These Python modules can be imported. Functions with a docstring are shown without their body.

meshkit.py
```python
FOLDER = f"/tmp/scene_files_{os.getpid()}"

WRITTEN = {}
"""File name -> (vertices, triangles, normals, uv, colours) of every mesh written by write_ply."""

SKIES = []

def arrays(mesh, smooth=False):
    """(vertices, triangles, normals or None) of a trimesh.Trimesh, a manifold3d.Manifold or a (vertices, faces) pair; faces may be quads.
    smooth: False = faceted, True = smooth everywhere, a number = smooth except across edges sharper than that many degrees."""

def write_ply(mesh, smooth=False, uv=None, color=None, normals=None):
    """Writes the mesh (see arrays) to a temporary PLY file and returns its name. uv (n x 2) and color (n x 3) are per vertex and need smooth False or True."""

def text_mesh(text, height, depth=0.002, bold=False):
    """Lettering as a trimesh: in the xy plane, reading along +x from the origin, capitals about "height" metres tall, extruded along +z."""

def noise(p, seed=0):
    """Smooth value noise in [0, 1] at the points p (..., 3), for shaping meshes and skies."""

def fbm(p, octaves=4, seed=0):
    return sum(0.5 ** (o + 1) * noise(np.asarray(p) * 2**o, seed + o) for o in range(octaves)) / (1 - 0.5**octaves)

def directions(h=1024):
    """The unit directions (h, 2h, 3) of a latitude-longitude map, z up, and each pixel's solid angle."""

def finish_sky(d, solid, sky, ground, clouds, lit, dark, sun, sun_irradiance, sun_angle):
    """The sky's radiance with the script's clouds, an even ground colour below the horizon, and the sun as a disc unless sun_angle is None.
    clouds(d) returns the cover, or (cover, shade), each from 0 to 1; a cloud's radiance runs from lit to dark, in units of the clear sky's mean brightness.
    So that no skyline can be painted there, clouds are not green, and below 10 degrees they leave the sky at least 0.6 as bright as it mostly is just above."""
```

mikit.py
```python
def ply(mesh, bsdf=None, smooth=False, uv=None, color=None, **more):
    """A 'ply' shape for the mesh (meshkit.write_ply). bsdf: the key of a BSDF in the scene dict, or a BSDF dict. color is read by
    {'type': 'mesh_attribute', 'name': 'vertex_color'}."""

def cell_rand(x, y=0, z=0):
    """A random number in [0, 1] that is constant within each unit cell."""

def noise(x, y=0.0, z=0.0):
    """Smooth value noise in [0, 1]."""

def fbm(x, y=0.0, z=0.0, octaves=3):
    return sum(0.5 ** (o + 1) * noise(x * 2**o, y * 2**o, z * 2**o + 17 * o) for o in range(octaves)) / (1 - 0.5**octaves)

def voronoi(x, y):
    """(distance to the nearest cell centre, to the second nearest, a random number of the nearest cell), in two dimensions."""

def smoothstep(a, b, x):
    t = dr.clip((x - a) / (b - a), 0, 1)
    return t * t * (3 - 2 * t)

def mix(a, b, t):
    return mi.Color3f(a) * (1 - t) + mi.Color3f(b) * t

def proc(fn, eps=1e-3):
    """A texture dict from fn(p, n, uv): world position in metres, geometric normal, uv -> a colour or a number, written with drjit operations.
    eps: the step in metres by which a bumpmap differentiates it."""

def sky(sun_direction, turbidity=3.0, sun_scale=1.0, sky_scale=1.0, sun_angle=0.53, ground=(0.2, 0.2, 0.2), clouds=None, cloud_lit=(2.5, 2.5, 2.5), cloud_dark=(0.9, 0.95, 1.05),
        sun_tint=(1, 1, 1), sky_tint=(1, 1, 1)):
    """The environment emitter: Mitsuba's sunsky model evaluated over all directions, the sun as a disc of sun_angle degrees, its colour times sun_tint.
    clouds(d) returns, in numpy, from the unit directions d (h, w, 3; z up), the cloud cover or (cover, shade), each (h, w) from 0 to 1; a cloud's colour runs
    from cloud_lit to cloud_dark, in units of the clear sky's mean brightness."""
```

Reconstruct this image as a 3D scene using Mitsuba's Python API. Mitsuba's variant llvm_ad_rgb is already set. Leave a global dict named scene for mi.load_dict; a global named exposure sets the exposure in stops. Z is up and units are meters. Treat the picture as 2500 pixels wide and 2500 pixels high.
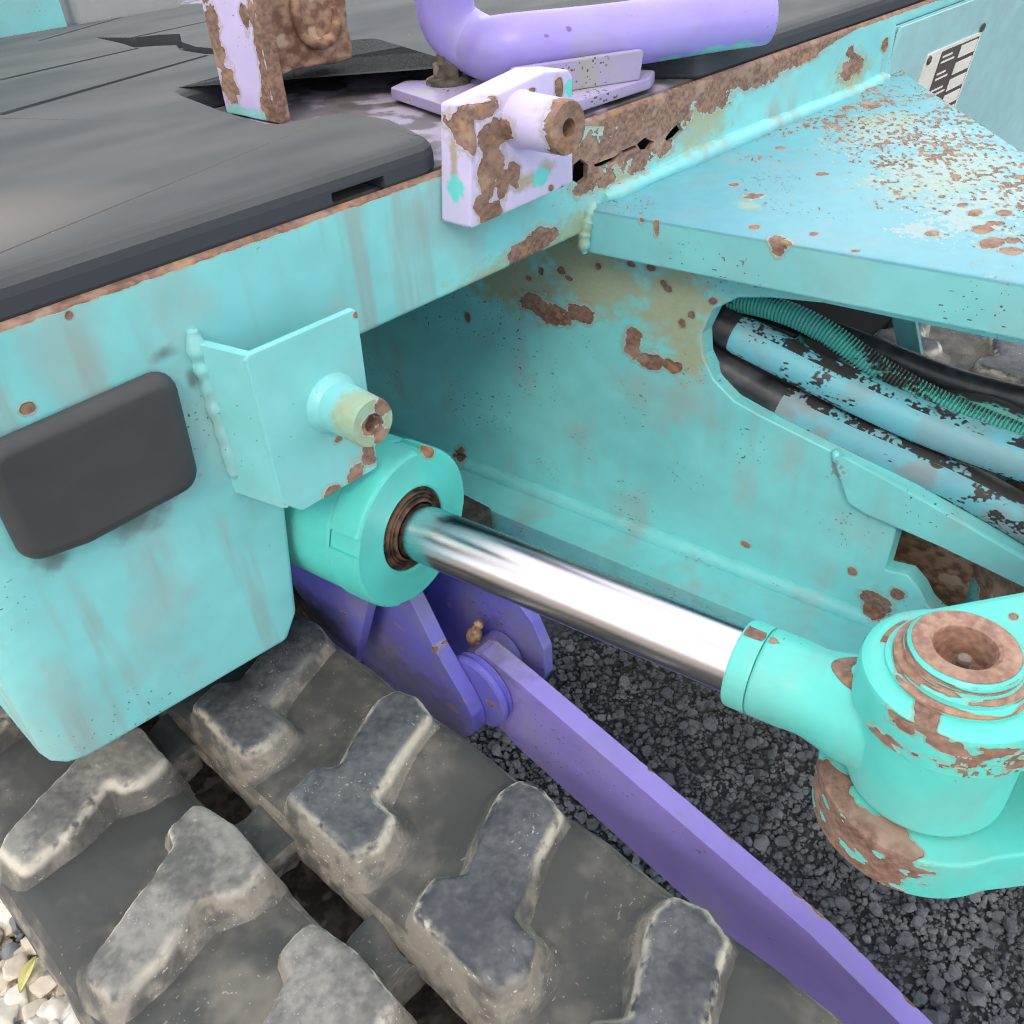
import math, random
import numpy as np, trimesh, manifold3d
import drjit as dr, mitsuba as mi, mikit, meshkit
from shapely.geometry import Polygon, Point, box as sbox, LineString
from shapely.geometry.polygon import orient
from shapely import affinity
from mikit import fbm, noise, smoothstep, mix, proc, voronoi
T = mi.ScalarTransform4f
scene, labels = {}, {}
rng = np.random.default_rng(7)

# ------------------------------------------------------------------ camera, light, exposure
CAM = np.array([0.0, 0.0, 1.06])
FWD, UP = np.array([0.56419, 0.57115, -0.59622]), np.array([0.46738, 0.37435, 0.80088])
scene['camera'] = {'type': 'perspective', 'fov': 59.28, 'fov_axis': 'x', 'near_clip': 0.02, 'far_clip': 200.0,
                   'to_world': T().look_at(origin=CAM.tolist(), target=(CAM + FWD).tolist(), up=UP.tolist())}
exposure = 2.7
def cloud_cover(d):
    c = meshkit.fbm(d * np.array([2.2, 2.2, 4.0]), 4, 3)
    return np.clip((c - 0.12) * 3.4, 0, 1), np.clip((meshkit.fbm(d * 2.1, 3, 9) - .40) * 1.4, 0, 1) * .4
scene['sky'] = mikit.sky((-0.62, -0.40, 0.68), turbidity=3, sun_scale=0.16, sun_angle=20, clouds=cloud_cover, cloud_lit=(2.9, 2.95, 3.0), cloud_dark=(1.3, 1.4, 1.5))

# ------------------------------------------------------------------ mesh helpers
def mesh(v, f):
    m = trimesh.Trimesh(np.asarray(v, float), np.asarray(f, int), process=False)
    if m.volume < 0:
        m.invert()
    return m
def inset_ring(p, d):
    e = np.roll(p, -1, 0) - p
    e /= np.linalg.norm(e, axis=1, keepdims=True) + 1e-12
    n = np.stack([-e[:, 1], e[:, 0]], 1)
    a = np.roll(n, 1, 0)
    k = np.maximum(1 + (n * a).sum(1, keepdims=True), 0.35)
    return p + d * (n + a) / k
def loft(poly, levels, axis='Z', off=0.0, seg=None, hole_inset=True):
    """A polygon with holes as a solid: levels of (height, inset); axis Z: (x,y), Y: (x,z), X: (y,z), L: (y,z) on the slanted side of the swing bracket."""
    poly = orient(poly, 1)
    if seg:
        poly = orient(poly.segmentize(seg), 1)
    rings = [np.array(r.coords)[:-1] for r in [poly.exterior, *poly.interiors]]
    n = sum(map(len, rings)); V, F = [], []
    for h, d in levels:
        V.append(np.column_stack([np.vstack([inset_ring(r, d) if d and (hole_inset or i == 0) else r for i, r in enumerate(rings)]), np.full(n, h)]))
    at = 0
    for r in rings:
        i = np.arange(len(r)); j = (i + 1) % len(r)
        for k in range(len(levels) - 1):
            a, b = k * n + at, (k + 1) * n + at
            F += [np.stack([a + i, a + j, b + j], 1), np.stack([a + i, b + j, b + i], 1)]
        at += len(r)
    for k, flip in ((0, True), (len(levels) - 1, False)):
        cut = np.cumsum([0] + [len(r) for r in rings])
        t = np.asarray(manifold3d.triangulate([np.ascontiguousarray(V[k][a:b, :2]) for a, b in zip(cut[:-1], cut[1:])], 1e-9)).astype(int) + k * n
        q = V[k][:, :2][t - k * n]; e1, e2 = q[:, 1] - q[:, 0], q[:, 2] - q[:, 0]; ar = np.abs(e1[:, 0] * e2[:, 1] - e1[:, 1] * e2[:, 0]).sum() / 2
        if ar > poly.area * 1.03 + 1e-7: print('cap overlaps', round(ar / poly.area, 3), levels[k])
        F.append(t[:, ::-1] if flip else t)
    v = np.vstack(V)
    if axis == 'Y': v = v[:, [0, 2, 1]]
    elif axis == 'X': v = v[:, [2, 0, 1]]
    elif axis == 'L': v = np.column_stack([0.6732 + off + v[:, 2] - 0.107 * v[:, 0], v[:, 0], v[:, 1]])
    return mesh(v, np.vstack(F))
def plate(poly, h0, h1, axis='Z', b=0.0015, off=0.0, seg=None):
    if not isinstance(poly, Polygon): poly = Polygon(poly)
    if b <= 0: return loft(poly, [(h0, 0), (h1, 0)], axis, off, seg)
    return loft(poly, [(h0, b), (h0 + b * .3, b * .3), (h0 + b, 0), (h1 - b, 0), (h1 - b * .3, b * .3), (h1, b)], axis, off, seg)
def rnd(p, r, q=6):
    if not isinstance(p, Polygon): p = Polygon(p)
    return p.buffer(-r, join_style=2).buffer(r, quad_segs=q).simplify(1e-5)
def rnd2(p, r):
    return rnd(rnd(p, r).buffer(r, join_style=2).buffer(-r, quad_segs=6).simplify(1e-5), r * .9)
def bx(x0, x1, y0, y1, z0, z1, b=0.0015):
    return plate(sbox(x0, y0, x1, y1), z0, z1, 'Z', b)
def spline(p, n=60):
    from scipy.interpolate import CubicSpline
    p = np.asarray(p, float); t = np.r_[0, np.cumsum(np.linalg.norm(np.diff(p, axis=0), axis=1))]
    return CubicSpline(t, p)(np.linspace(0, t[-1], n))
def tube(p, r, sides=28, cap=True):
    p = np.asarray(p, float); n = len(p); r = np.broadcast_to(r, (n,))
    t = np.gradient(p, axis=0); t /= np.linalg.norm(t, axis=1, keepdims=True)
    a = np.cross(t[0], [0, 0, 1.0] if abs(t[0, 2]) < .9 else [1.0, 0, 0]); A = []
    for k in range(n):
        a = a - a.dot(t[k]) * t[k]; a /= np.linalg.norm(a); A.append(a)
    A = np.array(A); B = np.cross(t, A); ph = np.arange(sides) * 2 * np.pi / sides
    v = (p[:, None] + r[:, None, None] * (np.cos(ph)[None, :, None] * A[:, None] + np.sin(ph)[None, :, None] * B[:, None])).reshape(-1, 3)
    i, j = np.meshgrid(np.arange(n - 1), np.arange(sides), indexing='ij'); k = (j + 1) % sides
    F = [np.stack([i * sides + j, i * sides + k, (i + 1) * sides + k], -1).reshape(-1, 3), np.stack([i * sides + j, (i + 1) * sides + k, (i + 1) * sides + j], -1).reshape(-1, 3)]
    s = np.arange(sides); q = (s + 1) % sides
    v = np.vstack([v, p[:1], p[-1:]]); m = n * sides
    F += [np.stack([q, s, s * 0 + m], 1), np.stack([m - sides + s, m - sides + q, s * 0 + m + 1], 1)]
    return mesh(v, np.vstack(F))
def lathe(prof, p0, axis, n=64):
    """Profile of (along, radius) turned about the axis from p0."""
    z = np.asarray(axis, float); z /= np.linalg.norm(z)
    x = np.cross(z, [0, 0, 1.0] if abs(z[2]) < .9 else [1.0, 0, 0]); x /= np.linalg.norm(x); y = np.cross(z, x)
    prof = np.asarray(prof, float); ph = np.arange(n) * 2 * np.pi / n; m = len(prof)
    ring = np.cos(ph)[:, None] * x + np.sin(ph)[:, None] * y
    v = (np.asarray(p0) + prof[:, 0, None, None] * z + prof[:, 1, None, None] * ring[None]).reshape(-1, 3)
    i, j = np.meshgrid(np.arange(m - 1), np.arange(n), indexing='ij'); k = (j + 1) % n
    F = [np.stack([i * n + j, i * n + k, (i + 1) * n + k], -1).reshape(-1, 3), np.stack([i * n + j, (i + 1) * n + k, (i + 1) * n + j], -1).reshape(-1, 3)]
    s = np.arange(n); q = (s + 1) % n
    v = np.vstack([v, [np.asarray(p0) + prof[0, 0] * z], [np.asarray(p0) + prof[-1, 0] * z]])
    F += [np.stack([q, s, s * 0 + m * n], 1), np.stack([(m - 1) * n + s, (m - 1) * n + q, s * 0 + m * n + 1], 1)]
    return mesh(v, np.vstack(F))
def man(m):
    m = trimesh.Trimesh(np.asarray(m.vertices), np.asarray(m.faces), process=False); m.merge_vertices()
    return manifold3d.Manifold(manifold3d.Mesh(np.asarray(m.vertices, np.float32), np.asarray(m.faces, np.uint32)))
def unman(k):
    k = k.to_mesh(); return trimesh.Trimesh(k.vert_properties[:, :3], k.tri_verts, process=False)
def refine(m, edge):
    k = man(m)
    if k.status() != manifold3d.Error.NoError: print('not manifold', len(m.faces)); return m
    return unman(k.refine_to_length(edge))
def wobble(m, amp, freq, seed=0, edge=None):
    if edge: m = refine(m, edge)
    v = np.array(m.vertices)
    d = meshkit.fbm(v * freq, 3, seed) - .5
    return mesh(v + m.vertex_normals * (d * 2 * amp)[:, None], m.faces)
def join(*ms): return trimesh.util.concatenate(list(ms))
def bead(p, r, seed=0, n=90):
    """A weld bead: a lumpy rippled tube along p."""
    q = spline(p, n); s = np.linspace(0, 1, n)
    rr = r * (1 + .03 * np.sin(s * n * 1.1) + .35 * (meshkit.noise(np.column_stack([s * 17, s * 0, s * 0 + seed])) - .5)) * np.clip(np.minimum(s, 1 - s) * n * .22, .25, 1) ** .5
    return tube(q, rr, 12)

# ------------------------------------------------------------------ bookkeeping
def add(key, m, mat, smooth=32):
    k, n = key, 0
    while k in scene:
        n += 1; k = f'{key}_{n:03d}'
    scene[k] = mikit.ply(m, mat, smooth=smooth)
    return k
def L(key, label, cat=None, group=None, kind=None):
    labels[key] = {k: v for k, v in (('label', label), ('category', cat), ('group', group), ('kind', kind)) if v}

# ------------------------------------------------------------------ materials
def blob(p, items):
    m = mi.Float(-1.0)
    for x, y, z, a, b, c in items:
        m = dr.maximum(m, 1 - dr.sqrt(dr.square((p.x - x) / a) + dr.square((p.y - y) / b) + dr.square((p.z - z) / c)))
    return m
RUST_A, RUST_B = (0.125, 0.068, 0.052), (0.285, 0.18, 0.138)
def worn_paint(base, rust=(), stain=(), bare=(), extra=None, speck=0.86, stain_col=(0.30, 0.33, 0.17), dirt=0.25, flat=(), dark_blobs=(), streak=0.0, film=None, rust_gain=1.0):
    def masks(p):
        n1, n2 = fbm(p.x * 95, p.y * 95, p.z * 95, 4), noise(p.x * 420, p.y * 420, p.z * 420)
        m = blob(p, rust)
        if extra is not None: m = dr.maximum(m, extra(p, n1, n2))
        m = m + (n1 - .5) * 1.5 + (n2 - .5) * .2
        return n1, n2, m
    def color(p, n, uv):
        n1, n2, m = masks(p)
        big = fbm(p.x * 9, p.y * 9, p.z * 9 + 5, 3)
        c = mix(tuple(.72 * b for b in base), tuple(1.16 * b for b in base), big * .6 + .4 * fbm(p.x * 40, p.y * 40, p.z * 40, 3))
        if film: c = mix(c, film[0], smoothstep(film[1] - .001, film[1] + .001, p.z) * (.75 + .25 * n1))  # everything above the given height takes a second tone
        g = (base[0] * .45 + base[1] * .3 + base[2] * .25) * .8
        c = mix(c, (g, g, g * .95), dirt * smoothstep(.48, .8, fbm(p.x * 26, p.y * 26 + 3, p.z * 13, 4)))
        if stain: c = mix(c, mix(stain_col, base, .2 * n2), .84 * smoothstep(.0, .7, blob(p, stain) + (n1 - .5) * 1.0 + (n2 - .5) * .25))
        if bare: c = mix(c, (.25, .37, .385), smoothstep(.0, .08, blob(p, bare) * .8 + (fbm(p.x * 150 + p.y * 90, p.y * 260 - p.x * 120, p.z * 200, 3) - .55) * 2.4 + (n1 - .5) * .6))
        if streak: c = mix(c, (g * .8, g * .85, g * .8), streak * smoothstep(.48, .75, fbm(p.x * 55, p.y * 55, p.z * 5, 4)) * smoothstep(.35, .6, fbm(p.x * 8, p.y * 8, p.z * 8 + 9, 2)))
        if dark_blobs: c = mix(c, (.085, .085, .08), .7 * smoothstep(.0, .9, blob(p, dark_blobs) + (n1 - .5) * .9))
        c = mix(c, (.33, .27, .16), .5 * smoothstep(-.55, -.05, m))
        c = mix(c, tuple(min(1, .55 * b + .22) for b in base), .7 * smoothstep(-.17, -.03, m))
        r = rust_gain * mix(RUST_A, RUST_B, smoothstep(.2, .85, fbm(p.x * 330, p.y * 330, p.z * 330 + 2, 4) * .7 + .3 * fbm(p.x * 45, p.y * 45, p.z * 45, 2)))
        r = mix(r, (.40, .20, .085), .55 * smoothstep(.58, .74, fbm(p.x * 85, p.y * 85 + 7, p.z * 85, 3)))
        r = mix(r, (.36, .25, .19), .6 * smoothstep(.55, .75, fbm(p.x * 60 + 4, p.y * 60, p.z * 60, 3)))
        c = mix(c, r, smoothstep(-.005, .035, m))
        for it, col in flat:
            c = mix(c, col, smoothstep(0, .3, blob(p, it) + (n1 - .5) * 1.1))
        return mix(c, (.05, .045, .04), .85 * smoothstep(speck, speck + .04, noise(p.x * 430 + 7, p.y * 430, p.z * 430)) * smoothstep(.60, .72, noise(p.x * 17, p.y * 17 + 9, p.z * 17)))
    def rough(p, n, uv):
        return .36 + .3 * smoothstep(-.02, .04, masks(p)[2])
    def height(p, n, uv):
        n1, n2, m = masks(p)
        return .00010 * fbm(p.x * 110, p.y * 110, p.z * 110, 2) + .0011 * fbm(p.x * 14, p.y * 14, p.z * 14, 2) + .0005 * smoothstep(-.22, -.02, m) - .0014 * smoothstep(-.02, .04, m) + .0012 * (n1 - .5) * smoothstep(0, .1, m)
    return color, rough, height
def metal(name, fns, spec=.45):
    c, r, h = fns
    scene[name] = {'type': 'bumpmap', 'arbitrary': proc(h, 5e-4), 'scale': 1.0,
                   'bsdf': {'type': 'principled', 'base_color': proc(c), 'roughness': proc(r) if callable(r) else r, 'specular': spec}}
def plain(name, c, rough=.5, spec=.4, h=None, eps=6e-4, **more):
    b = {'type': 'principled', 'base_color': proc(c) if callable(c) else {'type': 'rgb', 'value': c}, 'roughness': rough, 'specular': spec, **more}
    scene[name] = b if h is None else {'type': 'bumpmap', 'arbitrary': proc(h, eps), 'scale': 1.0, 'bsdf': b}

TEAL, AQUA = (0.205, 0.57, 0.605), (0.105, 0.575, 0.53)
# rust runs along the upper edge of the front beam, and down its face on the right
front_rust = [(0.5342,0.5,0.7854,0.0209,0.012,0.0122), (0.5237,0.5,0.78,0.0128,0.012,0.0125), (0.5553,0.5,0.7913,0.0156,0.012,0.009), (0.1251,0.5,0.8239,0.0045,0.012,0.0036), (0.6103,0.5,0.845,0.0285,0.012,0.0158), (0.6495,0.5,0.8426,0.0358,0.012,0.0196), (0.6973,0.5,0.8422,0.0387,0.012,0.0189), (0.7408,0.5,0.8542,0.032,0.012,0.0168), (0.802,0.5,0.8528,0.0351,0.012,0.0123), (0.61,0.5,0.8196,0.0192,0.012,0.0077), (0.6383,0.5,0.8176,0.015,0.012,0.0062), (0.6861,0.5,0.82,0.0162,0.012,0.0079), (0.727,0.5,0.8248,0.0126,0.012,0.0076), (1.095,0.5,0.8313,0.0265,0.012,0.0127), (1.0848,0.5,0.8458,0.0094,0.012,0.0071), (1.1761,0.5,0.8399,0.0087,0.012,0.0074), (0.1639,0.5,0.8654,0.002,0.012,0.002), (0.8832,0.5,0.8563,0.043,0.012,0.009), (0.9732,0.5,0.8601,0.0401,0.012,0.0075)]
front_stain = [(0.6497,0.5,0.8357,0.0925,0.012,0.0398), (0.7762,0.5,0.836,0.0846,0.012,0.0346), (0.4884,0.5,0.7706,0.0641,0.012,0.0282), (0.5542,0.5,0.7702,0.0518,0.012,0.0299), (0.604,0.5,0.784,0.0452,0.012,0.0257), (1.0984,0.5,0.8221,0.0586,0.012,0.0264), (1.0992,0.5,0.8197,0.0484,0.012,0.0183)]
front_bare = [(0.187,0.5,0.7387,0.0178,0.012,0.0099), (0.6668,0.5,0.8507,0.0312,0.012,0.0102), (0.7367,0.5,0.8263,0.0234,0.012,0.0088), (0.6381,0.5,0.8452,0.0147,0.012,0.0067), (0.7159,0.5,0.8452,0.0167,0.012,0.0071), (0.7364,0.5,0.83,0.0354,0.012,0.009), (0.6609,0.5,0.8502,0.0256,0.012,0.0081)]
def front_edge(p, n1, n2):
    right = smoothstep(.60, .68, p.x) * (1 - smoothstep(.95, 1.1, p.x))
    return (p.z - (.8690 - .0155 * right)) * (520 - 435 * right) - 10 * (p.y > .55)
front_dirt = [(0.1043,0.5,0.73,0.0164,0.012,0.0119), (0.2082,0.5,0.8238,0.0128,0.012,0.0069), (0.2207,0.5,0.8002,0.0049,0.012,0.0111), (0.1581,0.5,0.7301,0.0344,0.012,0.0209)]
metal('paint_panel', worn_paint((.30, .55, .59), [], [], [], None, speck=.93, dirt=.2))
metal('paint_front', worn_paint(TEAL, front_rust, front_stain, front_bare, front_edge, dark_blobs=front_dirt, streak=.55, dirt=.38, speck=.89))
bracket_rust = [(0.2977,0.46,0.7076,0.0089,0.012,0.0103), (0.2746,0.46,0.7026,0.0095,0.012,0.0075), (0.3105,0.46,0.715,0.0078,0.012,0.0081), (0.3199,0.46,0.8199,0.0025,0.012,0.0024), (0.2665,0.46,0.6984,0.0055,0.012,0.0041), (0.2886,0.46,0.7413,0.0044,0.012,0.0026)]
boss_rust = [(0.3009,0.413,0.7763,0.0094,0.012,0.0071), (0.2873,0.413,0.7676,0.0065,0.012,0.0073), (0.3064,0.413,0.7783,0.0055,0.012,0.0038), (0.2951,0.413,0.7545,0.0072,0.012,0.0049)]
metal('paint_bracket', worn_paint((.21, .585, .615), bracket_rust + boss_rust + [(.2895, .428, .7685, .0105, .026, .0105)], [(.2895, .418, .7685, .05, .022, .05)], speck=.9))

def worn_top(p, n1, n2):
    w = smoothstep(.70, 1.0, p.x + .35 * (.45 - p.y))
    s = fbm(p.x * 120 + p.y * 95, p.y * 300 - p.x * 170, 4.0, 4) * .7 + .3 * fbm(p.x * 22, p.y * 22, 8.0, 2)
    return (s - (.82 - .235 * w)) * 6 - 2 * (p.z < .797)
top_rust = [(0.7165,0.3982,0.8,0.0118,0.0087,0.012), (0.6502,0.3585,0.8,0.0057,0.004,0.012), (1.0621,0.4537,0.8,0.0128,0.0112,0.012), (1.041,0.4725,0.8,0.0088,0.0058,0.012), (0.9991,0.4612,0.8,0.0071,0.0056,0.012), (0.8593,0.4545,0.8,0.0069,0.0055,0.012), (0.7365,0.4312,0.8,0.0063,0.0049,0.012), (0.8045,0.3807,0.8,0.0061,0.0047,0.012), (0.633,0.3266,0.8,0.012,0.0081,0.012), (0.6485,0.2705,0.8,0.0042,0.0031,0.012), (0.7129,0.2405,0.8,0.006,0.0038,0.012), (0.6002,0.1919,0.8,0.0055,0.0029,0.012), (0.6635,0.3136,0.8,0.0052,0.004,0.012), (0.7396,0.2136,0.8,0.0095,0.0063,0.012), (0.7216,0.1964,0.8,0.0131,0.0075,0.012), (0.7102,0.1807,0.8,0.0081,0.0071,0.012), (0.7621,0.208,0.8,0.0063,0.0033,0.012), (0.7751,0.2318,0.8,0.0068,0.0043,0.012), (0.7869,0.2138,0.8,0.008,0.0058,0.012), (0.7588,0.213,0.8,0.0057,0.0035,0.012), (0.7322,0.1884,0.8,0.0092,0.006,0.012), (0.7891,0.247,0.8,0.0053,0.0033,0.012), (0.8003,0.2684,0.8,0.0045,0.0029,0.012), (0.615,0.4466,0.8,0.0039,0.0039,0.012), (0.6184,0.4323,0.8,0.0038,0.0034,0.012)]
top_bare = [(0.9814,0.3426,0.8,0.0382,0.029,0.012), (0.9038,0.2808,0.8,0.0353,0.0321,0.012), (0.9399,0.3537,0.8,0.0235,0.0148,0.012), (0.776,0.2484,0.8,0.0338,0.0235,0.012), (0.7172,0.2503,0.8,0.0229,0.0156,0.012), (0.8247,0.2306,0.8,0.0597,0.0339,0.012), (0.8562,0.3098,0.8,0.0499,0.0358,0.012), (0.952,0.3929,0.8,0.0601,0.0433,0.012), (0.7516,0.2323,0.8,0.0355,0.0319,0.012)]
top_stain = [(0.6959,0.3898,0.8,0.0143,0.0159,0.012), (0.9963,0.4135,0.8,0.0645,0.0458,0.012), (0.8654,0.295,0.8,0.1092,0.0687,0.012)]
metal('paint_top', worn_paint((.19, .53, .565), top_rust + [(0.9639,0.5,0.6635,0.0159,0.012,0.0111), (1.5878,0.5,0.3703,0.0192,0.012,0.0105)], top_stain, top_bare, worn_top, flat=[], film=((.105, .315, .40), .7975), speck=.84, stain_col=(.30, .36, .24)), .5)  # upper face gets a bluer, darker tone than the lip

web_rust = [(0.6394,0.5959,0.6798,0.012,0.0184,0.0109), (0.6421,0.5706,0.672,0.012,0.0263,0.0117), (0.6459,0.5358,0.6799,0.012,0.0179,0.0099), (0.6522,0.4767,0.6612,0.012,0.01,0.0152), (0.6544,0.4558,0.6489,0.012,0.015,0.0098), (0.6568,0.4335,0.6483,0.012,0.0109,0.0073), (0.6407,0.584,0.7151,0.012,0.0043,0.0045), (0.6434,0.5592,0.7199,0.012,0.005,0.0034), (0.6479,0.5167,0.7323,0.012,0.0035,0.0032), (0.6517,0.4811,0.7411,0.012,0.0051,0.0028), (0.654,0.4596,0.7413,0.012,0.0043,0.0028), (0.6587,0.4158,0.7051,0.012,0.0041,0.0041), (0.6577,0.4255,0.6948,0.012,0.0039,0.0039), (0.6559,0.442,0.7253,0.012,0.0042,0.0034), (0.6444,0.5497,0.7134,0.012,0.0049,0.003), (0.639,0.5998,0.7034,0.012,0.004,0.0031), (0.6297,0.6871,0.6407,0.012,0.0046,0.0069), (0.6554,0.4465,0.7302,0.012,0.0032,0.003), (0.6607,0.397,0.7231,0.012,0.004,0.003), (0.6266,0.7161,0.4369,0.012,0.0096,0.017), (0.6784,0.2321,0.4849,0.012,0.0037,0.004), (0.6669,0.3391,0.4704,0.012,0.0051,0.0038), (0.6599,0.405,0.4095,0.012,0.0033,0.0029), (0.6814,0.2038,0.4571,0.012,0.0133,0.0156), (0.683,0.1887,0.4777,0.012,0.007,0.0059)]
web_stain = [(0.6367,0.6211,0.6946,0.012,0.1082,0.0435), (0.6474,0.5213,0.7191,0.0125,0.1171,0.0529), (0.6569,0.433,0.7133,0.012,0.0723,0.0548), (0.6449,0.5444,0.7392,0.012,0.0959,0.043), (0.6585,0.4177,0.6718,0.012,0.0377,0.0447)]
web_bare = [(0.6284,0.6709,0.4021,0.012,0.0334,0.014), (0.6371,0.5894,0.4053,0.012,0.0354,0.0155), (0.6452,0.514,0.4136,0.012,0.0277,0.0129), (0.6521,0.4495,0.4207,0.012,0.0255,0.0119), (0.6585,0.3898,0.4318,0.012,0.0196,0.0097), (0.672,0.2635,0.5907,0.012,0.0079,0.0098)]
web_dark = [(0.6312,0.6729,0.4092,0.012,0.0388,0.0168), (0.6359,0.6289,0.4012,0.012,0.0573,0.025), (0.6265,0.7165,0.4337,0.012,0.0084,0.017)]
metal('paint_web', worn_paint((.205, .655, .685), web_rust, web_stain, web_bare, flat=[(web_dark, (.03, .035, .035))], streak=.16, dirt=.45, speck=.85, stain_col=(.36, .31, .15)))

AX, AY = 0.394, 0.069
def lug_wear(p, n1, n2):
    dx, dy = p.x - AX, p.y - AY
    ang, rr = dr.atan2(dy, dx), dr.sqrt(dx * dx + dy * dy)
    s = fbm(p.x * 75, p.y * 75, p.z * 140, 3)
    front = smoothstep(-.02, .02, -dx * .5 - dy)
    rim = (s - .50) * 5 + .10 - 90 * dr.abs(p.z - (.688 - .005 * front)) * (1.6 - .8 * front) - 1.1 * (1 - front)
    inn = dr.select(((p.z > .7085) & (rr < .0268)) | ((rr < .0165) & (p.z > .685)), .9, -9.0)
    low = dr.select(p.z < .602, (s - .50) * 6 + .75 - 2.8 * smoothstep(.340, .372, p.x - .5 * dy) - 1.2 * smoothstep(.59, .57, p.z) * smoothstep(.36, .38, p.x), -9.0)
    crack = dr.select((ang < -1.5) & (ang > -2.75) & (p.z < .686) & (p.z > .664), (fbm(ang * 22, p.z * 330, 1.0, 2) - .60) * 5 - .15, -9.0)
    seam = dr.select(dr.abs(p.z - .6645) < .0013, .5, -9.0)
    ringz = dr.select((rr < .0405) & (p.z > .6935) & (p.z <= .7092), (fbm(p.x * 40, p.y * 40, p.z * 500, 2) - .52) * 7 + .1, -9.0)
    return dr.maximum(dr.maximum(dr.maximum(rim, crack), dr.maximum(inn, low)), dr.maximum(ringz, seam))
metal('paint_lug', worn_paint(AQUA, [(0.452,0.0612,0.694,0.0028,0.0022,0.012), (0.4558,0.0864,0.694,0.002,0.002,0.012)] + [(.344, .086, .664, .01, .01, .006)], (), (), lug_wear, speck=.90, dirt=.28))
metal('paint_pin', worn_paint(AQUA, [], (), (), lug_wear, speck=.93, dirt=.2, rust_gain=1.5))
metal('paint_cylinder', worn_paint((.095, .56, .515), [(.366, .45, .692, .006, .012, .005)], [], speck=.93, dirt=.15), .5)

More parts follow.
